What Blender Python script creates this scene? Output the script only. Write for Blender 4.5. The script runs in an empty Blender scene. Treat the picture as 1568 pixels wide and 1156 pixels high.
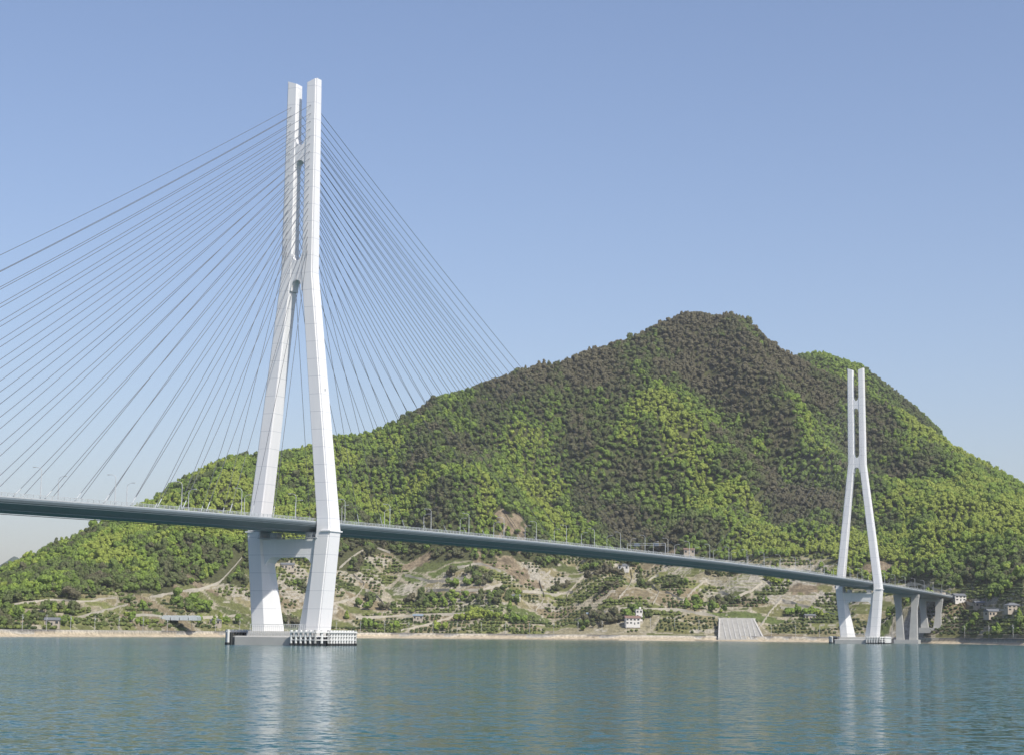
import bpy, math, random
import numpy as np
from mathutils import Vector, Matrix
random.seed(7); rng=np.random.default_rng(11)
sc=bpy.context.scene
# ------------------------------------------------------------------ camera
F=2877.0; PITCH=math.radians(7.77); ROLL=math.radians(0.527); CAMH=5.0
cd=bpy.data.cameras.new("camera"); cam=bpy.data.objects.new("camera",cd); sc.collection.objects.link(cam)
cd.sensor_width=36; cd.lens=F/1568*36; cd.clip_start=1; cd.clip_end=60000
cam.matrix_world=Matrix.Translation((0,0,CAMH))@Matrix.Rotation(math.pi/2+PITCH,4,'X')@Matrix.Rotation(ROLL,4,'Z')
sc.camera=cam
sc.view_settings.view_transform='Standard'; sc.view_settings.look='None'; sc.view_settings.exposure=0
def bearing(px,py):
    """survey reading on the photograph -> (tan bearing, tan elevation) measured from the viewpoint"""
    x=px-784; y=py-577.5
    xu=x+y*math.sin(ROLL); yu=y-x*math.sin(ROLL)
    u=xu/F; v=-yu/F; den=math.cos(PITCH)-v*math.sin(PITCH)
    return u/den,(math.sin(PITCH)+v*math.cos(PITCH))/den
# ------------------------------------------------------------------ light
SD=Vector((0.66*math.cos(math.radians(48)),-0.751*math.cos(math.radians(48)),math.sin(math.radians(48)))).normalized()
w=bpy.data.worlds.new("World"); sc.world=w; w.use_nodes=True
nt=w.node_tree; bg=nt.nodes['Background']; sky=nt.nodes.new('ShaderNodeTexSky'); sky.sky_type='NISHITA'
sky.sun_disc=False; sky.sun_elevation=math.asin(SD.z); sky.sun_rotation=math.atan2(SD.x,SD.y)
sky.air_density=1.0; sky.dust_density=1.5; sky.ozone_density=2.7
tint=nt.nodes.new('ShaderNodeMix'); tint.data_type='RGBA'; tint.blend_type='MULTIPLY'; tint.inputs['Factor'].default_value=1; tint.inputs['B'].default_value=(1.08,1.0,1.04,1)
nt.links.new(sky.outputs[0],tint.inputs['A']); nt.links.new(tint.outputs['Result'],bg.inputs[0]); bg.inputs[1].default_value=0.145
sl=bpy.data.lights.new("sun",'SUN'); sl.energy=5.0; sl.angle=math.radians(0.53); sl.color=(1,0.95,0.86)
so=bpy.data.objects.new("sun",sl); so.rotation_euler=SD.to_track_quat('Z','Y').to_euler(); so.location=(300,-300,600); sc.collection.objects.link(so)
# ------------------------------------------------------------------ materials
def new_mat(name):
    m=bpy.data.materials.new(name); m.use_nodes=True
    return m,m.node_tree,m.node_tree.nodes['Principled BSDF']
def simple(name,col,rough=0.6,var=0.15,scale=0.4,metal=0.0):
    m,t,b=new_mat(name)
    n=t.nodes.new('ShaderNodeTexNoise'); n.inputs['Scale'].default_value=scale; n.inputs['Detail'].default_value=5
    g=t.nodes.new('ShaderNodeNewGeometry'); t.links.new(g.outputs['Position'],n.inputs['Vector'])
    mx=t.nodes.new('ShaderNodeMix'); mx.data_type='RGBA'
    mx.inputs['A'].default_value=(*[c*(1-var) for c in col],1); mx.inputs['B'].default_value=(*[min(1,c*(1+var)) for c in col],1)
    t.links.new(n.outputs['Fac'],mx.inputs['Factor']); t.links.new(mx.outputs['Result'],b.inputs['Base Color'])
    b.inputs['Roughness'].default_value=rough; b.inputs['Metallic'].default_value=metal
    return m
def tower_paint():
    m,t,b=new_mat("white_tower_paint")
    g=t.nodes.new('ShaderNodeNewGeometry'); s=t.nodes.new('ShaderNodeSeparateXYZ'); t.links.new(g.outputs['Position'],s.inputs[0])
    d=t.nodes.new('ShaderNodeMath'); d.operation='MULTIPLY'; d.inputs[1].default_value=1/7.0; t.links.new(s.outputs['Z'],d.inputs[0])
    f=t.nodes.new('ShaderNodeMath'); f.operation='FRACT'; t.links.new(d.outputs[0],f.inputs[0])
    l=t.nodes.new('ShaderNodeMath'); l.operation='LESS_THAN'; l.inputs[1].default_value=0.03; t.links.new(f.outputs[0],l.inputs[0])
    n=t.nodes.new('ShaderNodeTexNoise'); n.inputs['Scale'].default_value=0.25; n.inputs['Detail'].default_value=6
    mp=t.nodes.new('ShaderNodeMapping'); mp.inputs['Scale'].default_value=(1.5,1.5,0.15); t.links.new(g.outputs['Position'],mp.inputs[0]); t.links.new(mp.outputs[0],n.inputs['Vector'])
    mx=t.nodes.new('ShaderNodeMix'); mx.data_type='RGBA'; mx.inputs['A'].default_value=(.68,.69,.70,1); mx.inputs['B'].default_value=(.80,.80,.79,1)
    t.links.new(n.outputs['Fac'],mx.inputs['Factor'])
    m2=t.nodes.new('ShaderNodeMix'); m2.data_type='RGBA'; m2.inputs['B'].default_value=(.54,.56,.58,1)
    t.links.new(mx.outputs['Result'],m2.inputs['A']); t.links.new(l.outputs[0],m2.inputs['Factor'])
    t.links.new(m2.outputs['Result'],b.inputs['Base Color']); b.inputs['Roughness'].default_value=0.45
    return m
M_tower=tower_paint()
M_deck=simple("deck_steel_paint",(.12,.15,.165),.5)
M_under=simple("deck_underside",(.18,.21,.225),.6)
M_asph=simple("asphalt",(.05,.05,.05),.9)
M_rail=simple("railing_galvanised",(.42,.45,.46),.5)
M_cable=simple("cable_sheath",(.10,.11,.125),.7)
M_conc=simple("concrete",(.42,.42,.40),.85,.2,.15)
M_concw=simple("pale_concrete",(.44,.43,.40),.85,.25,.3)
M_fend=simple("fender_steel_white",(.65,.66,.64),.6)
M_rub=simple("rubber_dark",(.03,.035,.035),.8)
M_pole=simple("pole_grey",(.50,.52,.53),.5)
M_glass=simple("window_glass",(.03,.04,.05),.15)
M_wallw=simple("plaster_white",(.66,.64,.60),.8)
M_wallb=simple("plaster_beige",(.42,.37,.30),.8)
M_roofg=simple("roof_tile_grey",(.14,.15,.16),.7)
M_roofr=simple("roof_tile_brown",(.20,.13,.10),.7)
M_roofb=simple("roof_sheet_blue",(.22,.28,.33),.5)
M_gh=simple("greenhouse_film",(.42,.46,.47),.35)
M_bark=simple("bark",(.09,.07,.05),.9)
# ------------------------------------------------------------------ mesh builder
class MB:
    def __init__(s): s.v=[]; s.f=[]; s.m=[]
    def add(s,vs,fs,m=0):
        o=len(s.v); s.v+= [tuple(q) for q in vs]; s.f+=[tuple(i+o for i in f) for f in fs]; s.m+=[m]*len(fs)
    def loft(s,rings,m=0,cap=True):
        n=len(rings[0]); vs=[p for r in rings for p in r]; fs=[]
        for k in range(len(rings)-1):
            for i in range(n):
                j=(i+1)%n; fs.append((k*n+i,k*n+j,(k+1)*n+j,(k+1)*n+i))
        if cap: fs.append(tuple(range(n))[::-1]); fs.append(tuple((len(rings)-1)*n+i for i in range(n)))
        s.add(vs,fs,m)
    def box(s,c,d,m=0,fr=None):
        vs=[]
        for z in (-.5,.5):
            for x,y in((-.5,-.5),(.5,-.5),(.5,.5),(-.5,.5)):
                p=(c[0]+x*d[0],c[1]+y*d[1],c[2]+z*d[2]); vs.append(fr(*p) if fr else p)
        s.add(vs,[(3,2,1,0),(4,5,6,7),(0,1,5,4),(1,2,6,5),(2,3,7,6),(3,0,4,7)],m)
    def tube(s,pts,r,m=0,n=6,cap=True):
        rings=[]
        for i,p in enumerate(pts):
            p=Vector(p); a=Vector(pts[max(i-1,0)]); b=Vector(pts[min(i+1,len(pts)-1)])
            t=(b-a).normalized(); up=Vector((0,0,1)) if abs(t.z)<.95 else Vector((1,0,0))
            e=t.cross(up).normalized(); g=e.cross(t); rr=r[i] if isinstance(r,(list,tuple)) else r
            rings.append([p+e*rr*math.cos(6.2832*k/n)+g*rr*math.sin(6.2832*k/n) for k in range(n)])
        s.loft(rings,m,cap)
    def obj(s,name,mats,parent=None,loc=None,smooth=False):
        me=bpy.data.meshes.new(name); me.from_pydata(s.v,[],s.f)
        for q in mats: me.materials.append(q)
        me.polygons.foreach_set('material_index',s.m)
        if smooth: me.polygons.foreach_set('use_smooth',[True]*len(s.f))
        me.validate(); me.update()
        o=bpy.data.objects.new(name,me); sc.collection.objects.link(o)
        if parent: o.parent=parent
        if loc is not None: o.location=loc
        return o
def fixnormals(o):
    import bmesh
    b=bmesh.new(); b.from_mesh(o.data); bmesh.ops.recalc_face_normals(b,faces=b.faces); b.to_mesh(o.data); b.free()
# ------------------------------------------------------------------ bridge frame
T1=Vector((-85.5,742)); T2=Vector((287,1553)); SPAN=(T2-T1).length
D=(T2-T1)/SPAN; N=Vector((D.y,-D.x))
def BF(w,t,z): p=T1+D*t+N*w; return (p.x,p.y,z)
def deckz(t): return 51.4-1.37e-5*(t-520)**2
bridge=bpy.data.objects.new("cable_stayed_bridge",None); sc.collection.objects.link(bridge)
HD=12.4
TA,TB=-345,SPAN+352
mb=MB(); ts=np.linspace(TA,TB,110)
sec=[(-HD,0),(-HD-.35,-.55),(-HD-.1,-1.3),(-8.5,-3.4),(8.5,-3.4),(HD+.1,-1.3),(HD+.35,-.55),(HD,0)]
rings=[[BF(a,t,deckz(t)+b) for a,b in sec] for t in ts]; n=len(sec)
vs=[p for r in rings for p in r]; fu=[];fs_=[];ft=[]
for k in range(len(ts)-1):
    for i in range(n):
        j=(i+1)%n; q=(k*n+i,k*n+j,(k+1)*n+j,(k+1)*n+i)
        (ft if i==7 else fu if i in(2,3,4) else fs_).append(q)
mb.v=vs; mb.f=fu+fs_+ft; mb.m=[1]*len(fu)+[0]*len(fs_)+[0]*len(ft)
for side in(-1,1):
    for w0,w1,z0,z1,m in((HD-.45,HD-.05,0.004,.42,2),(HD-3.1,HD-2.9,-3.75,-3.55,0),(HD-.1,HD+.12,-1.75,-1.62,0)):
        r2=[[BF(side*a,t,deckz(t)+b) for a,b in((w0,z0),(w1,z0),(w1,z1),(w0,z1))] for t in ts]; mb.loft(r2,m)
o=mb.obj("deck_girder",[M_deck,M_under,M_rail],bridge); fixnormals(o)
mb=MB()
for a0,a1,dz,mm in((-HD+.6,HD-.6,.006,0),(-.1,.1,.012,1),(-7.6,-7.45,.012,1),(7.45,7.6,.012,1),(-3.9,-3.75,.012,1),(3.75,3.9,.012,1)):
    for k in range(len(ts)-1):
        mb.add([BF(a0,ts[k],deckz(ts[k])+dz),BF(a1,ts[k],deckz(ts[k])+dz),BF(a1,ts[k+1],deckz(ts[k+1])+dz),BF(a0,ts[k+1],deckz(ts[k+1])+dz)],[(0,1,2,3)],mm)
mb.obj("roadway",[M_asph,M_wallw],bridge)
mb=MB()
for side in(-1,1):
    for zr,rr in((.75,.05),(1.05,.05),(1.4,.08)):
        r2=[[BF(side*(HD-.25)+a,t,deckz(t)+b+zr) for a,b in((-rr,-rr),(rr,-rr),(rr,rr),(-rr,rr))] for t in ts]; mb.loft(r2,0)
    for t in np.arange(TA,TB,3.0):
        z=deckz(t); mb.box((side*(HD-.25),t,z+.9),(.14,.14,1.0),0,BF)
mb.obj("parapet_railing",[M_rail],bridge)
# tower profile
ZT=227.2
def outer(z): return np.interp(z,[3,44,48,147,226],[15.1,18.9,18.7,7.35,6.85])
def width(z): return np.interp(z,[3,32,42,48,147,226],[11.6,7.8,6.4,6.0,5.1,4.6])
def length(z): return np.interp(z,[3,44,48,147,226],[9.8,9.0,8.4,5.8,4.6])
def tower(T0,name):
    fr=lambda w,t,z:(T0.x+N.x*w+D.x*t,T0.y+N.y*w+D.y*t,z)
    mb=MB()
    for sd in(-1,1):
        rings=[]
        for z in [3,12,22,32,38,42,44,46,50,60,75,90,105,120,135,143,147,150,165,185,205,ZT]:
            O=outer(z);W=width(z);L=length(z)/2; c=.55
            i=O-W; cw=max(.4,W-6.0); ct=np.interp(z,[3,38,44],[3.6,1.6,.45])
            pts=[(i+cw,-L),(O-c,-L),(O-c,-L+c),(O,-L+c),(O,L-c),(O-c,L-c),(O-c,L),(i+cw,L),(i,L-ct),(i,-L+ct)]
            ring=[]
            for a,b in pts:
                zz=z if z<ZT else ZT-1.6*(O-a)/W
                ring.append(fr(sd*a,b,zz))
            if sd<0: ring=ring[::-1]
            rings.append(ring)
        mb.loft(rings)
    def panel(poly,L):
        a=[fr(x,-L,z) for x,z in poly]; b=[fr(x,L,z) for x,z in poly]; k=len(poly)
        mb.add(a+b,[tuple(range(k)),tuple(range(2*k-1,k-1,-1))]+[(i,(i+1)%k,k+(i+1)%k,k+i) for i in range(k)])
    def arc(r,z0,up,n=10):
        return [(r*math.cos(math.pi*i/n),z0+(1 if up else -1)*r*1.3*math.sin(math.pi*i/n)) for i in range(n+1)]
    panel([(-3.3,140),(-2.35,140)]+arc(2.3,141.5,True)[::-1]+[(2.35,140),(3.3,140),(3.0,155)]+[(2.15,155)]+arc(2.1,155,False)+[(-2.15,155),(-3.0,155)],2.75)
    panel([(-2.9,190.5)]+arc(2.05,191,True)[::-1]+[(2.9,190.5),(2.9,202.5)]+arc(2.05,202.5,False)+[(-2.9,202.5)],2.25)
    panel([(-15.5,41.2),(-13.5,29.5),(-10.4,31.5),(-9.2,33.2),(-7.5,34.2),(7.5,34.2),(9.2,33.2),(10.4,31.5),(13.5,29.5),(15.5,41.2)],3.6)
    for sd in(-1,1):
        mb.box((sd*8,0,42.6),(3.2,3.4,2.8),0,fr); mb.box((sd*14.2,0,43.4),(3.2,5.4,1.6),0,fr)
        mb.box((sd*17.2,0,44.2),(4.2,9.9,.5),0,fr)
        mb.box((sd*(outer(100)+.1),0,100),(.3,.6,.8),1,fr)
    mb.box((0,-4.6,41.6),(27,1.0,.25),1,fr)
    for x in np.arange(-13,13.1,2): mb.box((x,-5.0,42.3),(.1,.1,1.2),1,fr)
    mb.box((0,-5.0,42.95),(26.4,.1,.1),1,fr)
    o=mb.obj(name,[M_tower,M_rail],bridge); fixnormals(o)
    mb=MB(); W2,L2=20.5,13.0
    def rect(a,b,c,z): return [fr(x,y,z) for x,y in((-a+c,-b),(a-c,-b),(a,-b+c),(a,b-c),(a-c,b),(-a+c,b),(-a,b-c),(-a,-b+c))]
    mb.loft([rect(W2,L2,3,-6),rect(W2,L2,3,3.1),rect(W2-.4,L2-.4,3,3.5)],0)
    mb.loft([rect(17,7.5,1.5,3.5),rect(16.6,7.1,1.5,5.4)],0)
    for x in np.arange(-12,12.1,1.5): mb.box((x,-L2+.8,4.1),(.1,.1,1.2),1,fr)
    for zz in(4.1,4.7): mb.box((0,-L2+.8,zz),(24,.08,.08),1,fr)
    for x in np.arange(-12.5,12.6,.9): mb.box((x,-L2+3.0,6.3),(.18,.12,3.6),2,fr)
    mb.box((0,-L2+3.0,8.0),(25.5,.15,.2),2,fr)
    for sd in(-1,1):
        path=[(sd*9.0,-L2-1.6),(sd*(W2-1),-L2-1.6),(sd*(W2+2.4),-L2+2.5),(sd*(W2+2.4),L2-2.5),(sd*(W2-1),L2+1.6),(sd*9.0,L2+1.6)]
        if sd<0: path=path[1:-1]
        for q in range(len(path)-1):
            a=Vector(path[q]); b=Vector(path[q+1]); ln=(b-a).length; k=max(1,int(ln/2.1)); dr=(b-a)/ln
            for zz,hh,m,th in((5.1,.5,2,1.5),(3.6,.35,2,.8),(2.2,.35,2,.8)):
                nn=Vector((-dr.y,dr.x)); cs=[a+nn*th/2,b+nn*th/2,b-nn*th/2,a-nn*th/2]
                mb.add([fr(c.x,c.y,zz-hh/2) for c in cs]+[fr(c.x,c.y,zz+hh/2) for c in cs],[(0,1,2,3),(7,6,5,4),(0,4,5,1),(1,5,6,2),(2,6,7,3),(3,7,4,0)],m)
            for i in range(k+1):
                c=a+dr*(ln*i/k); mb.tube([fr(c.x,c.y,-2),fr(c.x,c.y,.9)],.62,3,8); mb.tube([fr(c.x,c.y,.9),fr(c.x,c.y,5.9)],.5,2,8)
                mb.tube([fr(c.x*.96,c.y*.93,-2),fr(c.x*.96,c.y*.93,4.8)],.5,3,6)
    o=mb.obj(name+"_foundation",[M_conc,M_rail,M_fend,M_rub],bridge); fixnormals(o)
tower(T1,"tower"); tower(T2,"tower_far")
# cables
mb=MB()
def cable(tt,sgn,i,tend,r):
    f=i/20.0; zt=216-60*f**0.95
    for sd in(-1,1):
        w0=sd*(outer(zt)-width(zt)*.5); te=tt+sgn*tend(f)
        A=Vector(BF(w0,tt+sgn*length(zt)*.5*.96,zt)); B=Vector(BF(sd*(HD-.9),te,deckz(te)+.3))
        ln=(A-B).length; sag=ln*ln*2.6e-5
        pts=[A.lerp(B,q/12.)-Vector((0,0,4*sag*(q/12.)*(1-q/12.))) for q in range(13)]
        mb.tube(pts,r,0,5)
        d=(pts[-2]-pts[-1]).normalized(); mb.tube([pts[-1],pts[-1]+d*4.5],r*1.7,1,6)
for i in range(21):
    r=.10
    cable(0,1,i,lambda f:432-400*f,r); cable(0,-1,i,lambda f:332-298*f,r)
    cable(SPAN,-1,i,lambda f:432-400*f,.04); cable(SPAN,1,i,lambda f:262-232*f,.04)
mb.obj("stay_cables",[M_cable,M_rail],bridge)
# ------------------------------------------------------------------ terrain
def h2(ix,iy,s): 
    v=np.sin(ix*127.1+iy*311.7+s*74.7)*43758.5453; return v-np.floor(v)
def vn(x,y,s=0):
    x=np.asarray(x,float);y=np.asarray(y,float)
    ix=np.floor(x);iy=np.floor(y);fx=x-ix;fy=y-iy;fx=fx*fx*(3-2*fx);fy=fy*fy*(3-2*fy)
    a=h2(ix,iy,s);b=h2(ix+1,iy,s);c=h2(ix,iy+1,s);d=h2(ix+1,iy+1,s)
    return (a+(b-a)*fx+(c-a)*fy+(a-b-c+d)*fx*fy)*2-1
def fbm(x,y,s=0,o=4):
    r=0;a=1;t=0
    for i in range(o): r=r+a*vn(x*2**i,y*2**i,s+i*5);t+=a;a*=.5
    return r/t
def tab(pts,k): 
    b=[bearing(p[0],p[1]) for p in pts]; return np.array([q[0] for q in b]),np.array([q[k] for q in b])
crest=[(-700,930),(-300,900),(0,884),(60,858),(100,838),(160,808),(235,776),(275,747),(330,718),(370,706),(440,698),(470,691),(512,675),(565,671),(600,655),(660,621),(720,599),(790,575),(830,563),(870,556),(900,543),(950,531),(975,521),(1000,505),(1030,493),(1048,483),(1070,483),(1090,491),(1130,491),(1150,500),(1175,524),(1200,542),(1225,554),(1270,577),(1330,605),(1380,633),(1430,669),(1480,699),(1530,729),(1568,751),(1700,830),(1900,900),(2300,930)]
CS,CE=tab(crest,1)
c2=[(1100,700),(1180,600),(1222,548),(1260,543),(1290,553),(1320,562),(1345,582),(1400,625),(1440,662),(1500,760)]
C2S,C2E=tab(c2,1)
sb=lambda px: bearing(px,960)[0]
def itab(pairs,s): return np.interp(s,[sb(p) for p,_ in pairs],[v for _,v in pairs])
def Ys(s,x=None): return itab([(-600,1150),(0,1330),(150,1460),(300,1700),(450,1840),(600,1900),(1100,1900),(1300,1860),(1395,1830),(1425,1750),(1470,1715),(1510,1620),(1568,1480),(1900,1250)],s)
def Yc(s): return itab([(-600,1900),(0,2150),(400,2450),(1060,2780),(1300,2780),(1568,2550),(2000,2300)],s)
uu=np.linspace(0,3,601)
pf=np.interp(uu,[0,.15,.3,.6,.85,1,1.12,1.5,2.2,3],[0,.07,.17,.47,.84,1,.93,.5,.1,0])
pl=np.interp(uu,[0,.15,.4,.7,1,1.15,1.5,2.2,3],[0,.12,.42,.76,1,.95,.6,.1,0])
kk=np.hanning(25);kk/=kk.sum()
def sm(p): q=np.convolve(np.pad(p,12,mode='edge'),kk,'valid'); q[0]=0; return q/q[uu<=1.1].max()
pf=sm(pf);pl=sm(pl)
PE=BF(0,SPAN+352,0)
def H(x,y,full=False):
    x=np.asarray(x,float);y=np.asarray(y,float)
    s=x/y; ys=Ys(s)+14*vn(x/160,x*0+.5,3); yc=Yc(s); d=y-ys
    zc=np.interp(s,CS,CE)*yc-6+CAMH
    u=np.clip((d-24)/(yc-ys-24),0,2.99)
    wgt=np.clip((zc-130)/220,0,1)
    p=np.interp(u,uu,pf)*wgt+np.interp(u,uu,pl)*(1-wgt)
    win=np.sin(np.pi*np.clip(u,0,1))
    wx=x+90*vn(x/300,y/300,9)+ (y-2000)*.25
    rid=1-np.abs(fbm(wx/300,y/900,1,3))*2.6
    z=p*zc+win*(zc/450)*(105*(rid-.35)+40*fbm(x/110,y/130,4,4))
    z=z+np.clip(u*6,0,1)*5*fbm(x/70,y/90,14,3)
    z2=np.interp(s,C2S,C2E)*3300*np.exp(-((y-3300)/330)**2)*((s>C2S[0])&(s<C2S[-1]))-5
    z=np.maximum(z,z2)
    dd=np.hypot((x-PE[0]-12)/48,(y-PE[1]-20)/62); z=np.maximum(z,(deckz(SPAN+352)-6)*np.clip(1.9-dd,0,1)**.9)
    zf=forest_z(s); st=3.4; tz=np.maximum(z,0); k=np.floor(tz/st); fr_=tz/st-k
    tq=(k+np.clip((fr_-.72)/.28,0,1))*st+fr_*.25
    tw=np.clip((zf+12-z)/15,0,1); zt=z*(1-tw)+tq*tw
    shore=np.interp(d,[-60,-20,0,13,15.5,16,25],[-14,-4,-.2,1.9,2.2,5.2,5.4])
    zz=np.where(d<25,shore,np.maximum(zt,0)*np.clip((d-25)/14,0,1)+5.4)
    if full: return zz,d,u,z,s
    return zz
def forest_z(s): return itab([(0,28),(200,36),(330,46),(450,66),(600,86),(1100,88),(1250,80),(1400,64),(1568,50)],s)
NS=1150; sg=np.linspace(-.48,.52,NS)
dg=np.concatenate([np.arange(-60,0,10),np.arange(0,330,2.2),np.arange(330,700,6),np.arange(700,1300,10),np.arange(1300,2400,40)])
S_,D_=np.meshgrid(sg,dg); Y_=Ys(S_)+D_; X_=S_*Y_
Z_,DD,U_,ZB,_s=H(X_,Y_,True)
def cells(x,y,cx=48,cy=26,s=21):
    gx=np.floor(x/cx);gy=np.floor(y/cy);best=np.full(np.shape(x),1e9);idv=np.zeros(np.shape(x));b2=best.copy()
    for i in(-1,0,1):
        for j in(-1,0,1):
            a=gx+i;b=gy+j; px=(a+h2(a,b,s))*cx;py=(b+h2(a,b,s+3))*cy
            r=np.hypot((x-px)/cx,(y-py)/cy); m=r<best; b2=np.where(m,best,np.minimum(b2,r)); best=np.where(m,r,best); idv=np.where(m,h2(a,b,s+7),idv)
    return idv,b2-best
def isforest(x,y,zb,s,d):
    return zb>forest_z(s)+22*fbm(x/80,y/60,31,3)
def ground_hit(px,py):
    s,e=bearing(px,py); ys=np.arange(1200,3300,2.0); z=H(s*ys,ys); el=(z-CAMH)/ys
    k=np.nonzero((el>=e)&(ys>Ys(np.array(s))-30))[0]
    k=k[0] if len(k) else len(ys)-1
    return s*ys[k],ys[k],z[k]
bare=[]
for px,py,rx,ry in((785,800,26,34),(775,868,40,16),(1350,868,32,12),(905,800,18,14),(300,892,30,6),(840,780,12,14),(1030,850,26,9),(640,860,24,8),(720,905,30,8),(1220,905,28,8)):
    gx,gy,gz=ground_hit(px,py); bare.append((gx,gy,rx,ry))
def baremask(x,y):
    m=np.zeros(np.shape(x))
    for gx,gy,rx,ry in bare:
        m=np.maximum(m,1-np.hypot((x-gx)/rx,(y-gy)/(ry*1.6))+.9*fbm(x/12,y/12,41,3))
    return m>.4
# roads (polylines on the hillside, in metres)
roads=[[(290,908),(335,893),(355,872),(372,852)],[(545,946),(620,942),(690,940),(770,936)],[(655,902),(710,906),(740,903),(772,893)],[(1162,962),(1178,938),(1196,918),(1215,924),(1262,934)],
[(948,915),(960,902),(968,888),(966,872)],[(880,948),(960,930),(1040,934),(1100,944)],[(868,912),(880,896),(893,882),(908,879)],[(195,940),(260,946),(330,945),(372,942)],
[(1345,905),(1400,893),(1440,905),(1500,930),(1566,938)],[(1195,930),(1250,934),(1280,940)],[(520,868),(548,846),(572,836),(600,846)],[(560,902),(580,915),(592,930)],[(700,942),(660,955),(610,966)],[(230,915),(280,905),(325,900)],[(1020,905),(1048,920),(1060,905),(1085,885)],[(620,880),(660,890),(720,886)],[(800,905),(850,910),(880,905)],[(20,925),(80,918),(130,921),(180,915)],
[(1000,925),(1010,905),(990,890),(1010,878)],[(820,935),(835,915),(825,890),(845,872)],[(510,925),(545,915),(560,895),(540,880)],[(1100,905),(1125,915),(1150,905),(1170,890)],[(120,945),(160,935),(200,925)],[(1180,880),(1215,870),(1255,878)],[(700,870),(735,862),(770,875)]]
RP=[]
for r in roads:
    P=[]
    for i in range(len(r)-1):
        for k in range(12):
            f=k/12; P.append(ground_hit(r[i][0]*(1-f)+r[i+1][0]*f,r[i][1]*(1-f)+r[i+1][1]*f))
    P=np.array(P)
    for _ in range(5): P[1:-1]=(P[:-2]+2*P[1:-1]+P[2:])/4
    RP.append(P)
RALL=np.concatenate([[ (1-f)*P[i]+f*P[i+1] for i in range(len(P)-1) for f in(0,.5)] for P in RP])
def nearroad(x,y,dmax=5.5):
    out=np.zeros(len(x),bool)
    for a in RALL: out|=((x-a[0])**2+(y-a[1]+2.5)**2<dmax*dmax)
    return out
cid,edge=cells(X_+8*vn(X_/30,Y_/30,2),Y_+6*vn(X_/25,Y_/25,5))
pal=np.array([(.095,.12,.04),(.14,.14,.06),(.20,.18,.10),(.19,.16,.10),(.09,.105,.04),(.15,.16,.06),(.22,.20,.13),(.12,.13,.05)])
col=pal[np.minimum((cid*8).astype(int),7)]
col=np.where((edge<.08)[...,None],np.array((.28,.255,.19)),col)
gy_,gx_=np.gradient(Z_); dzd=np.abs(gy_)/np.maximum(np.gradient(Y_,axis=0),.1)
lowm=ZB<forest_z(_s)+25
col=np.where(((dzd>.75)&lowm&(vn(X_/40,Y_/20,77)>-.1))[...,None],np.array((.31,.29,.24)),col)
fm=isforest(X_,Y_,ZB,_s,DD); col=np.where(fm[...,None],np.array((.07,.075,.035)),col)
bm=baremask(X_,Y_); col=np.where(bm[...,None],np.array((.19,.155,.105))*(1+.6*fbm(X_/5,Y_/5,51,2))[...,None],col)
col=np.where((DD<25)[...,None],np.array((.38,.36,.31)),col)
col=np.where(((DD<15.2)&(DD>-30))[...,None],np.array((.42,.36,.26)),col)
col=np.where((DD<1.5)[...,None],np.array((.16,.14,.10)),col)
col=np.where(((DD>17)&(DD<23))[...,None],np.array((.12,.12,.12)),col)
nr=len(dg); me=bpy.data.meshes.new("hillside_terrain")
me.vertices.add(NS*nr); me.vertices.foreach_set('co',np.stack([X_,Y_,Z_],-1).reshape(-1).astype(np.float32))
i0=(np.arange(nr-1)[:,None]*NS+np.arange(NS-1)[None]).reshape(-1)
q=np.stack([i0,i0+1,i0+1+NS,i0+NS],-1).astype(np.int32); nf=len(q)
me.loops.add(nf*4); me.polygons.add(nf); me.loops.foreach_set('vertex_index',q.reshape(-1)); me.polygons.foreach_set('loop_start',np.arange(0,nf*4,4,dtype=np.int32))
me.polygons.foreach_set('use_smooth',np.zeros(nf,bool)); me.update(calc_edges=True)
at=me.color_attributes.new("cover",'FLOAT_COLOR','POINT'); at.data.foreach_set('color',np.concatenate([col,np.ones((*col.shape[:2],1))],-1).reshape(-1).astype(np.float32))
m,t,b=new_mat("ground_cover"); a=t.nodes.new('ShaderNodeAttribute'); a.attribute_name="cover"
g=t.nodes.new('ShaderNodeNewGeometry'); n1=t.nodes.new('ShaderNodeTexNoise'); n1.inputs['Scale'].default_value=.35; n1.inputs['Detail'].default_value=8; n1.inputs['Roughness'].default_value=.7
t.links.new(g.outputs['Position'],n1.inputs['Vector']); mr=t.nodes.new('ShaderNodeMapRange'); mr.inputs['From Min'].default_value=.3; mr.inputs['From Max'].default_value=.7; mr.inputs['To Min'].default_value=.45; mr.inputs['To Max'].default_value=1.5
t.links.new(n1.outputs['Fac'],mr.inputs[0]); vm=t.nodes.new('ShaderNodeVectorMath'); vm.operation='SCALE'; t.links.new(a.outputs['Color'],vm.inputs[0]); t.links.new(mr.outputs[0],vm.inputs['Scale'])
t.links.new(vm.outputs[0],b.inputs['Base Color']); b.inputs['Roughness'].default_value=.95; b.inputs['Specular IOR Level'].default_value=.1
me.materials.append(m); ter=bpy.data.objects.new("hillside_terrain",me); sc.collection.objects.link(ter)
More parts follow.
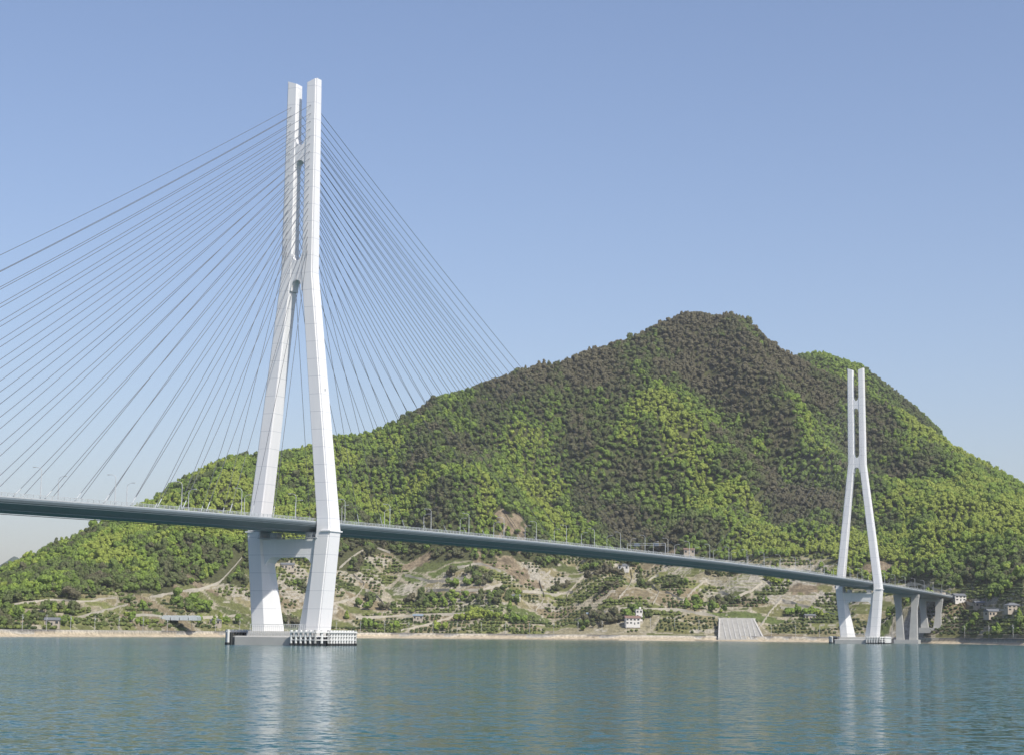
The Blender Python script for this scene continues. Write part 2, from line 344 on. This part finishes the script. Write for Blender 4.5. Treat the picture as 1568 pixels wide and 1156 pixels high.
# distant hills left
mb=MB(); pts=[(-500,905),(-200,880),(-60,868),(0,864),(30,853),(50,852),(75,860),(130,885),(200,915),(300,950)]
P=[bearing(*p) for p in pts]; xs=np.linspace(P[0][0],P[-1][0],160); ee=np.interp(xs,[p[0] for p in P],[p[1] for p in P])
rows=[(4700,0),(4850,.55),(5000,1),(5300,.4),(5600,0)]; vs=[];fs=[]
for yy,kf in rows:
    for i,x in enumerate(xs): vs.append((x*yy,yy,max(0,(ee[i]*5000+5)*kf*(1+.06*vn(i*.35,yy/90,6))) if kf else -3))
for r in range(4):
    for i in range(159): a0=r*160+i; fs.append((a0,a0+1,a0+161,a0+160))
mb.add(vs,fs); mb.obj("distant_hill",[simple("distant_forest_hazed",(.09,.12,.10),.95,.3,.02)],smooth=True)  # bluish green base colour has the aerial haze painted in
# ------------------------------------------------------------------ water
mb=MB(); mb.add([(-15000,-2000,0),(15000,-2000,0),(15000,30000,0),(-15000,30000,0)],[(0,1,2,3)])
m,t,b=new_mat("sea_water"); g=t.nodes.new('ShaderNodeNewGeometry')
b.inputs['Base Color'].default_value=(.020,.088,.092,1); b.inputs['Roughness'].default_value=.09; b.inputs['IOR'].default_value=1.33; b.inputs['Specular IOR Level'].default_value=.30
def vnode(op,*ins):
    n=t.nodes.new('ShaderNodeVectorMath'); n.operation=op
    for i,x in enumerate(ins):
        if isinstance(x,tuple): n.inputs[i].default_value=x
        else: t.links.new(x,n.inputs[i])
    return n.outputs[0]
tot=None
# gusts modulate the ripple slope over tens of metres
gm=t.nodes.new('ShaderNodeMapping'); gm.inputs['Scale'].default_value=(.5,1.0,1); t.links.new(g.outputs['Position'],gm.inputs[0])
gn=t.nodes.new('ShaderNodeTexNoise'); gn.inputs['Scale'].default_value=.02; gn.inputs['Detail'].default_value=4; t.links.new(gm.outputs[0],gn.inputs['Vector'])
gr=t.nodes.new('ShaderNodeMapRange'); gr.inputs['From Min'].default_value=.35; gr.inputs['From Max'].default_value=.65; gr.inputs['To Min'].default_value=.75; gr.inputs['To Max'].default_value=1.25; t.links.new(gn.outputs['Fac'],gr.inputs[0])
for sc_,st_,k in((.25,(1,1.4,1),.14),(1.0,(.7,1.2,1),.95),(2.8,(.8,1.1,1),1.0)):
    mp=t.nodes.new('ShaderNodeMapping'); mp.inputs['Scale'].default_value=st_; mp.inputs['Rotation'].default_value=(0,0,.2); t.links.new(g.outputs['Position'],mp.inputs[0])
    n=t.nodes.new('ShaderNodeTexNoise'); n.inputs['Scale'].default_value=sc_; n.inputs['Detail'].default_value=2; t.links.new(mp.outputs[0],n.inputs['Vector'])
    o=vnode('MULTIPLY',vnode('SUBTRACT',n.outputs['Color'],(.5,.5,.5)),(k*.75,k,0))
    tot=o if tot is None else vnode('ADD',tot,o)
sca=t.nodes.new('ShaderNodeVectorMath'); sca.operation='SCALE'; t.links.new(tot,sca.inputs[0]); t.links.new(gr.outputs[0],sca.inputs['Scale'])
nn_=vnode('NORMALIZE',vnode('ADD',sca.outputs[0],(0,0,1)))
t.links.new(nn_,b.inputs['Normal'])
mb.obj("sea_water",[m])
# ------------------------------------------------------------------ trees (instanced)
def leafmat(name,ramp):
    m,t,b=new_mat(name)
    a=t.nodes.new('ShaderNodeAttribute'); a.attribute_type='INSTANCER'; a.attribute_name='tone'
    cr=t.nodes.new('ShaderNodeValToRGB'); cr.color_ramp.elements[0].position=ramp[0][0]; cr.color_ramp.elements[0].color=(*ramp[0][1],1)
    cr.color_ramp.elements[1].position=ramp[-1][0]; cr.color_ramp.elements[1].color=(*ramp[-1][1],1)
    for p,c in ramp[1:-1]: e=cr.color_ramp.elements.new(p); e.color=(*c,1)
    t.links.new(a.outputs['Fac'],cr.inputs[0])
    g=t.nodes.new('ShaderNodeNewGeometry'); n=t.nodes.new('ShaderNodeTexNoise'); n.inputs['Scale'].default_value=.6; n.inputs['Detail'].default_value=4
    t.links.new(g.outputs['Position'],n.inputs['Vector']); mr=t.nodes.new('ShaderNodeMapRange'); mr.inputs['From Min'].default_value=.3; mr.inputs['From Max'].default_value=.7; mr.inputs['To Min'].default_value=.6; mr.inputs['To Max'].default_value=1.4
    t.links.new(n.outputs['Fac'],mr.inputs[0]); vm=t.nodes.new('ShaderNodeVectorMath'); vm.operation='SCALE'; t.links.new(cr.outputs[0],vm.inputs[0]); t.links.new(mr.outputs[0],vm.inputs['Scale'])
    t.links.new(vm.outputs[0],b.inputs['Base Color']); b.inputs['Roughness'].default_value=.8; b.inputs['Specular IOR Level'].default_value=.15
    return m
M_leaf=leafmat("forest_leaves",[(0,(.110,.102,.062)),(.2,(.094,.100,.050)),(.4,(.092,.116,.042)),(.58,(.115,.165,.040)),(.78,(.155,.225,.040)),(1,(.205,.25,.05))])
M_citrus=leafmat("orchard_leaves",[(0,(.05,.07,.028)),(.5,(.08,.105,.036)),(1,(.14,.17,.05))])
import bmesh
from mathutils import noise as mn
def crown(kind,seed,leaf,trunk=True):
    bm=bmesh.new(); R=random.Random(seed)
    ns=9 if kind!='bush' else 4
    for c in range(ns):
        if kind=='conifer': f=c/ns; ce=Vector((R.uniform(-.12,.12),R.uniform(-.12,.12),.25+1.35*f)); rad=.62*(1-f*.75)
        elif kind=='bush': ce=Vector((R.uniform(-.35,.35),R.uniform(-.35,.35),R.uniform(.45,.7))); rad=R.uniform(.5,.65)
        else:
            an=R.uniform(0,6.28); rr=R.uniform(.15,.62); ce=Vector((rr*math.cos(an),rr*math.sin(an),R.uniform(.55,1.25)-rr*.35)); rad=R.uniform(.32,.52)
        r=bmesh.ops.create_icosphere(bm,subdivisions=2,radius=1)
        for v in r['verts']:
            n=v.co.normalized(); k=1+.42*mn.noise(n*2.3+ce*5+Vector((seed,0,0)))+.2*mn.noise(n*6+ce*9)
            v.co=ce+Vector((n.x,n.y,n.z*.8))*rad*k
        for q in range(26):
            n=Vector((R.gauss(0,1),R.gauss(0,1),R.gauss(.3,1))).normalized(); p=ce+Vector((n.x,n.y,n.z*.8))*rad*R.uniform(.95,1.25)
            e=Vector((R.gauss(0,1),R.gauss(0,1),R.gauss(0,1))).normalized()*R.uniform(.05,.10); g=n.cross(e).normalized()*e.length
            bm.faces.new([bm.verts.new(p+e),bm.verts.new(p+g),bm.verts.new(p-e),bm.verts.new(p-g)])
    me=bpy.data.meshes.new("crown"); 
    nleaf=len(bm.faces)
    for k in range(5):
        an=6.28*k/5; an2=6.28*(k+1)/5
        a=[bm.verts.new((.07*math.cos(q),.07*math.sin(q),-.5)) for q in(an,an2)]; b_=[bm.verts.new((.03*math.cos(q),.03*math.sin(q),.8)) for q in(an2,an)]
        bm.faces.new(a+b_)
    bm.faces.ensure_lookup_table()
    for i,f in enumerate(bm.faces): f.material_index=0 if i<nleaf else 1; f.smooth=False
    bm.to_mesh(me); bm.free(); me.materials.append(leaf); me.materials.append(M_bark); return me
def scatter(name,protos,P,scale,tone,idx):
    me=bpy.data.meshes.new(name); n=len(P); me.vertices.add(n); me.vertices.foreach_set('co',P.reshape(-1).astype(np.float32))
    for an,ty,v,k in(('scl','FLOAT_VECTOR',scale,'vector'),('tone','FLOAT',tone,'value'),('idx','INT',idx,'value'),('rot','FLOAT_VECTOR',np.stack([rng.normal(0,.06,n),rng.normal(0,.06,n),rng.uniform(0,6.28,n)],-1),'vector')):
        a=me.attributes.new(an,ty,'POINT'); a.data.foreach_set(k,np.asarray(v).reshape(-1).astype(np.int32 if ty=='INT' else np.float32))
    o=bpy.data.objects.new(name,me); sc.collection.objects.link(o)
    col=bpy.data.collections.new(name+"_kinds")
    for i,p in enumerate(protos):
        q=bpy.data.objects.new("%s_kind_%02d"%(name,i),p); q.parent=o; col.objects.link(q)
    ng=bpy.data.node_groups.new(name+"_scatter",'GeometryNodeTree'); ng.interface.new_socket("Geometry",in_out='INPUT',socket_type='NodeSocketGeometry'); ng.interface.new_socket("Geometry",in_out='OUTPUT',socket_type='NodeSocketGeometry')
    N_=ng.nodes; L=ng.links; gi=N_.new('NodeGroupInput'); go=N_.new('NodeGroupOutput'); ip=N_.new('GeometryNodeInstanceOnPoints'); ci=N_.new('GeometryNodeCollectionInfo')
    ci.inputs['Collection'].default_value=col; ci.inputs['Separate Children'].default_value=True; ci.inputs['Reset Children'].default_value=True
    def na(nm,dt): x=N_.new('GeometryNodeInputNamedAttribute'); x.data_type=dt; x.inputs['Name'].default_value=nm; return x.outputs['Attribute']
    L.new(gi.outputs[0],ip.inputs['Points']); L.new(ci.outputs[0],ip.inputs['Instance']); ip.inputs['Pick Instance'].default_value=True
    L.new(na('idx','INT'),ip.inputs['Instance Index']); L.new(na('scl','FLOAT_VECTOR'),ip.inputs['Scale']); 
    er=N_.new('FunctionNodeEulerToRotation'); L.new(na('rot','FLOAT_VECTOR'),er.inputs[0]); L.new(er.outputs[0],ip.inputs['Rotation'])
    L.new(ip.outputs[0],go.inputs[0]); md=o.modifiers.new("scatter",'NODES'); md.node_group=ng
    return o
protos=[crown('round',i,M_leaf) for i in range(6)]+[crown('conifer',20+i,M_leaf) for i in range(2)]
sp=6.0
gx,gy=np.meshgrid(np.arange(-1000,1500,sp),np.arange(1250,3420,sp)); gx=gx+rng.uniform(-.5,.5,gx.shape)*sp; gy=gy+rng.uniform(-.5,.5,gy.shape)*sp
gx=gx.ravel();gy=gy.ravel(); s=gx/gy; k=np.abs(s)<.34; gx=gx[k];gy=gy[k]
z,d,u,zb,s=H(gx,gy,True)
fmask=isforest(gx,gy,zb,s,d)
clump=(fbm(gx/45,gy/30,61,3)>.27)&(d>40)
keep=(d>32)&(fmask|clump)&~baremask(gx,gy)&((u<1.12)|((s>C2S[0])&(s<C2S[-1])&(gy>2950)&(gy<3340)))
keep&=~((np.abs((gx-T1.x)*N.x+(gy-T1.y)*N.y)<22)&(gy<PE[1]+40))
gx,gy,z,d,u,zb,s,fmask=[q[keep] for q in(gx,gy,z,d,u,zb,s,fmask)]
keep=fmask|~nearroad(gx,gy,8); keep&=(zb>120)|~nearroad(gx,gy,5)
gx,gy,z,d,u,zb,s=[q[keep] for q in(gx,gy,z,d,u,zb,s)]; n=len(gx); print("TREES",n)
hr=np.clip(zb/450,0,1)
# bright new growth on the central spur and the right-hand flank, bare grey-brown woods near the summit
spur=np.exp(-((s-(.09+.10*(.5-hr)))/.055)**2)*np.exp(-((hr-.38)/.28)**2)
ton=.50+1.05*fbm((gx+(gy-2000)*.25)/110,gy/210,71,4)+.60*fbm(gx/30,gy/45,75,2)-.40*np.clip((hr-.55)/.35,0,1)+rng.normal(0,.13,n)+.18*np.clip((s-.16)/.08,0,1)*(hr<.75)+.30*spur
ton=np.where(gy>2950,ton*.4+.6,ton)
ton=np.clip(ton,0,1)
sc1=rng.uniform(2.6,4.9,n)*np.where(rng.random(n)<.06,1.4,1); sc3=np.stack([sc1,sc1,sc1*rng.uniform(.8,1.6,n)],-1)
idx=np.where(rng.random(n)<.14,rng.integers(6,8,n),rng.integers(0,6,n))
scatter("forest_trees",protos,np.stack([gx,gy,z+.3*sc1],-1),sc3,ton,idx)
# orchards
bush=[crown('bush',40+i,M_citrus) for i in range(4)]
gx,gy=np.meshgrid(np.arange(-800,1100,4.3),np.arange(1300,2450,3.6)); gx=gx+rng.uniform(-.8,.8,gx.shape);gy=gy+rng.uniform(-.6,.6,gy.shape); gx=gx.ravel();gy=gy.ravel()
z,d,u,zb,s=H(gx,gy,True); ci_,ed=cells(gx+8*vn(gx/30,gy/30,2),gy+6*vn(gx/25,gy/25,5))
keep=(d>34)&(np.abs(s)<.33)&~isforest(gx,gy,zb,s,d)&(ed>.08)&((ci_*8%1)<.72)&(rng.random(gx.shape)<.84)&~(baremask(gx,gy)&(rng.random(gx.shape)<.7))&(zb<140)
gx,gy,z,ci_=[q[keep] for q in(gx,gy,z,ci_)]; keep=~nearroad(gx,gy,6.5); gx,gy,z,ci_=[q[keep] for q in(gx,gy,z,ci_)]; n=len(gx); print("BUSH",n)
sc1=rng.uniform(1.1,2.5,n)*(.8+.5*ci_); scatter("orchard_bushes",bush,np.stack([gx,gy,z+.1],-1),np.stack([sc1,sc1,sc1],-1),np.clip(ci_*1.2-.1+rng.normal(0,.2,n),0,1),rng.integers(0,4,n))
# ------------------------------------------------------------------ hill roads with retaining walls
mb=MB()
for P in RP:
    for i in range(len(P)-1):
        a,b=P[i],P[i+1]
        if np.hypot(*(b-a)[:2])>60: continue
        w2=2.2; za=max(a[2],H(a[0],a[1]))+.9; zb2=max(b[2],H(b[0],b[1]))+.9
        mb.add([(a[0],a[1]-w2,za),(b[0],b[1]-w2,zb2),(b[0],b[1]+w2,zb2),(a[0],a[1]+w2,za),(a[0],a[1]-w2,za-3.4),(b[0],b[1]-w2,zb2-3.4)],[(0,1,2,3),(4,5,1,0)])
mb.obj("hill_road",[simple("retaining_concrete",(.44,.41,.34),.9,.3,.2)])
# ------------------------------------------------------------------ buildings
def house(name,px,py,w,l,h,roof,wall,rm,rot=0.,floors=1):
    x,y,z=ground_hit(px,py); mb=MB(); H0=-3
    mb.box((0,0,(h+H0)/2),(w,l,h-H0),0)
    e=.6
    if roof=='gable':
        rh=l*.28
        A=[(-w/2-e,-l/2-e,h-.15),(w/2+e,-l/2-e,h-.15),(w/2+e,l/2+e,h-.15),(-w/2-e,l/2+e,h-.15),(-w/2-e,0,h+rh),(w/2+e,0,h+rh),(-w/2-e,-l/2-e,h+.1),(w/2+e,-l/2-e,h+.1),(w/2+e,l/2+e,h+.1),(-w/2-e,l/2+e,h+.1)]
        mb.add(A,[(3,2,1,0),(6,7,5,4),(8,9,4,5),(0,1,7,6),(2,3,9,8),(1,2,8,5,7),(3,0,6,4,9)],1)
    elif roof=='hip':
        rh=l*.28; A=[(-w/2-e,-l/2-e,h-.1),(w/2+e,-l/2-e,h-.1),(w/2+e,l/2+e,h-.1),(-w/2-e,l/2+e,h-.1),(-w/2+l/2,0,h+rh),(w/2-l/2,0,h+rh)]
        mb.add(A,[(3,2,1,0),(0,1,5,4),(1,2,5),(2,3,4,5),(3,0,4)],1)
    else:
        mb.box((0,0,h+.25),(w+.6,l+.6,.5),1); mb.box((w*.2,0,h+1.6),(w*.25,l*.4,2.2),0)
    nw=max(2,int(w/3.2)); fh=h/floors
    for fl in range(floors):
        for i in range(nw):
            xx=-w/2+(i+.5)*w/nw
            if fl==0 and i==nw//2: mb.box((xx,-l/2-.03,1.05),(1.1,.12,2.1),2)
            else: mb.box((xx,-l/2-.03,fl*fh+fh*.55),(w/nw*.55,.12,fh*.42),2); mb.box((xx,-l/2-.1,fl*fh+fh*.55-fh*.24),(w/nw*.65,.2,.1),0)
    for sx in(-1,1): mb.box((sx*(w/2+.03),0,h*.55),(.12,l*.3,fh*.4),2)
    o=mb.obj(name,[wall,rm,M_glass],loc=(x,y,z+.3)); o.rotation_euler=(0,0,rot); return o
hs=[("shore_house",968,956,15,9,6.5,'gable',M_wallw,M_roofr,.1,2),("villa",955,874,12,8,5,'hip',M_wallw,M_roofg,-.2,1),
("farm_shed",978,948,7,7,9,'flat',M_wallw,M_concw,.1,2),("hill_house",1468,920,12,8,5,'gable',M_wallw,M_roofg,.3,2),("hill_house",1440,918,16,8,3.6,'flat',M_wallb,M_concw,.3,1),
("hill_house",1520,944,14,8,4.5,'gable',M_wallb,M_roofg,.4,1),("hill_house",1550,938,12,8,5,'hip',M_wallb,M_roofg,.2,2),("hill_house",1500,930,10,7,4,'gable',M_wallb,M_roofg,.1,1),
("shore_house",80,958,11,7,4,'gable',M_wallb,M_roofg,.1,1),("shore_house",330,957,10,7,4.5,'hip',M_wallb,M_roofg,-.1,1),
("farm_shed",640,950,10,6,4,'gable',M_wallb,M_roofb,0,1),("farm_shed",790,918,9,6,3.5,'gable',M_wallw,M_roofg,.1,1),
("hill_house",440,872,14,8,5,'gable',M_wallb,M_roofg,.2,1),("hill_house",1055,850,12,7,5,'gable',M_wallb,M_roofr,0,1),("farm_shed",905,946,9,6,4,'gable',M_wallw,M_roofb,0,1),("farm_shed",1240,948,11,6,4,'gable',M_wallb,M_roofg,.1,1)]
for a in hs: house(*a)
gxx=ground_hit(255,948); mb=MB()
for r in range(3):
    zz=float(H(gxx[0],gxx[1]+r*9)) - gxx[2]
    for i in range(7):
        c=(i-3)*8.0
        R_=[(c-3.6,r*9-3.5,-1+zz),(c+3.6,r*9-3.5,-1+zz),(c+3.6,r*9-3.5,2.2+zz),(c+1.8,r*9-3.5,3.4+zz),(c-1.8,r*9-3.5,3.4+zz),(c-3.6,r*9-3.5,2.2+zz)]
        mb.loft([R_,[(a,b+6.4,z_) for a,b,z_ in R_]],0); mb.box((c,r*9-3.55,.9+zz),(1.0,.1,2),1)
o=mb.obj("greenhouse",[M_gh,M_rail],loc=gxx); fixnormals(o)
# stepped revetment (stands on the beach in front of the slope)
s0=bearing(1135,975)[0]; y0=float(Ys(np.array(s0)))+6; x0=s0*y0; mb=MB(); ns=15; ST=1.35
for i in range(ns):
    f=i/ns; wd=43-10*f; mb.box((0,i*2.4+1.2,(i+1)*ST/2-1.5),(wd,2.4,(i+1)*ST+3),0)
    mb.box((0,i*2.4+.1,(i+1)*ST+.25),(wd,.2,.5),1)
for sx in(-1,1): mb.loft([[(sx*(21.6+a),0,c) for a,c in((0,-4),(1.6,-4),(1.6,ST+1.2),(0,ST+1.2))],[(sx*(16.6+a),ns*2.4,c) for a,c in((0,-4),(1.6,-4),(1.6,ns*ST+1.6),(0,ns*ST+1.6))]],0)
for x in np.arange(-15,15.1,5): mb.loft([[(x-.4,-.3,-3),(x+.4,-.3,-3),(x+.4,-.3,ST+.5),(x-.4,-.3,ST+.5)],[(x-.4,ns*2.4-.5,-3),(x+.4,ns*2.4-.5,-3),(x+.4,ns*2.4-.5,ns*ST+.9),(x-.4,ns*2.4-.5,ns*ST+.9)]],1)
mb.box((0,ns*2.4+1.5,ns*ST*.5+1),(38,3,ns*ST+3.0),0)
o=mb.obj("stepped_revetment",[M_concw,M_conc],loc=(x0,y0,1.0)); fixnormals(o)
# viaduct piers at far end
def pier(tt,zb_,k=1.0):
    mb=MB(); fr=BF; z1=deckz(tt)-3.4
    mb.box((0,tt,z1-1.3),(23,3.4,2.6),0,fr)
    for sd in(-1,1):
        mb.loft([[fr(sd*(8.0+a),tt+b,z1-2.6) for a,b in((-3.4,-1.6),(3.4,-1.6),(3.4,1.6),(-3.4,1.6))],[fr(sd*(7.0+a),tt+b,z1-14) for a,b in((-2.6,-1.8),(2.6,-1.8),(2.6,1.8),(-2.6,1.8))],[fr(sd*(5.8+a),tt+b,zb_+2) for a,b in((-3.6,-2.6),(3.6,-2.6),(3.6,2.6),(-3.6,2.6))]],0)
    mb.box((0,tt,zb_),(22,10,5),0,fr)
    o=mb.obj("pier",[M_conc],bridge); fixnormals(o)
pier(SPAN+170,1); pier(SPAN+272,min(20,float(H(*BF(0,SPAN+272,0)[:2]))))
mb=MB(); mb.box((0,TB+6,deckz(TB)-6),(27,14,11.8),0,BF); mb.obj("abutment",[M_conc],bridge)
# ------------------------------------------------------------------ street lamps on deck
mb=MB(); mb.tube([(0,0,0),(0,0,9.2)],[.16,.09],0,6); mb.tube([(0,0,9.2),(-.5,0,9.9),(-1.5,0,10.25),(-2.3,0,10.3)],[.09,.08,.07,.07],0,5)
mb.box((-2.8,0,10.28),(1.1,.4,.22),0); mb.box((0,0,.2),(.6,.6,.4),0)
proto=None
for t in np.arange(-322,TB-10,38.0):
    for sd in(-1,1):
        p=BF(sd*(HD-.8),t,deckz(t)+.01)
        if abs(t)<8 or abs(t-SPAN)<8: continue
        if proto is None: o=mb.obj("street_lamp",[M_pole]); proto=o.data
        else: o=bpy.data.objects.new("street_lamp",proto); sc.collection.objects.link(o)
        o.location=p; o.rotation_euler=(0,0,math.atan2(N.y,N.x)+(0 if sd>0 else math.pi))
t=395; mb=MB()
for sd in(-1,1): mb.tube([BF(sd*(HD-.6),t,deckz(t)),BF(sd*(HD-.6),t,deckz(t)+7.2)],.16,0,6)
mb.tube([BF(-HD+.6,t,deckz(t)+7.0),BF(HD-.6,t,deckz(t)+7.0)],.12,0,6); mb.tube([BF(-HD+.6,t,deckz(t)+6.0),BF(HD-.6,t,deckz(t)+6.0)],.12,0,6)
for x in(-6,6): mb.box((x,t+.3,deckz(t)+6.4),(3.2,.15,1.8),1,BF)
mb.obj("sign_gantry",[M_pole,M_roofb])
# utility poles along the shore road
mb=MB(); mb.tube([(0,0,-1),(0,0,11.5)],[.22,.14],0,6); mb.box((0,0,10.6),(2.2,.14,.14),0); mb.box((0,0,9.6),(1.8,.14,.14),0); mb.tube([(.35,0,8.0),(.35,0,9.1)],.28,1,6)
pr=None
for px in range(-40,1600,37):
    s=sb(px); y=float(Ys(np.array(s)))+26; x=s*y
    if abs((x-T1.x)*N.x+(y-T1.y)*N.y)<16: continue
    if pr is None: o=mb.obj("utility_pole",[M_conc,M_rail]); pr=o.data
    else: o=bpy.data.objects.new("utility_pole",pr); sc.collection.objects.link(o)
    o.location=(x,y,float(H(x,y)))
# ------------------------------------------------------------------ thin sea haze
mb=MB(); mb.box((0,4500,349),(16000,10000,702)); 
hz=bpy.data.materials.new("haze_air"); hz.use_nodes=True; t=hz.node_tree; t.nodes.clear(); vo=t.nodes.new('ShaderNodeOutputMaterial'); vs_=t.nodes.new('ShaderNodeVolumeScatter')
vs_.inputs['Color'].default_value=(.90,.94,1,1); vs_.inputs['Density'].default_value=4.0e-5; vs_.inputs['Anisotropy'].default_value=.2; t.links.new(vs_.outputs[0],vo.inputs['Volume'])
mb.obj("haze_air",[hz])
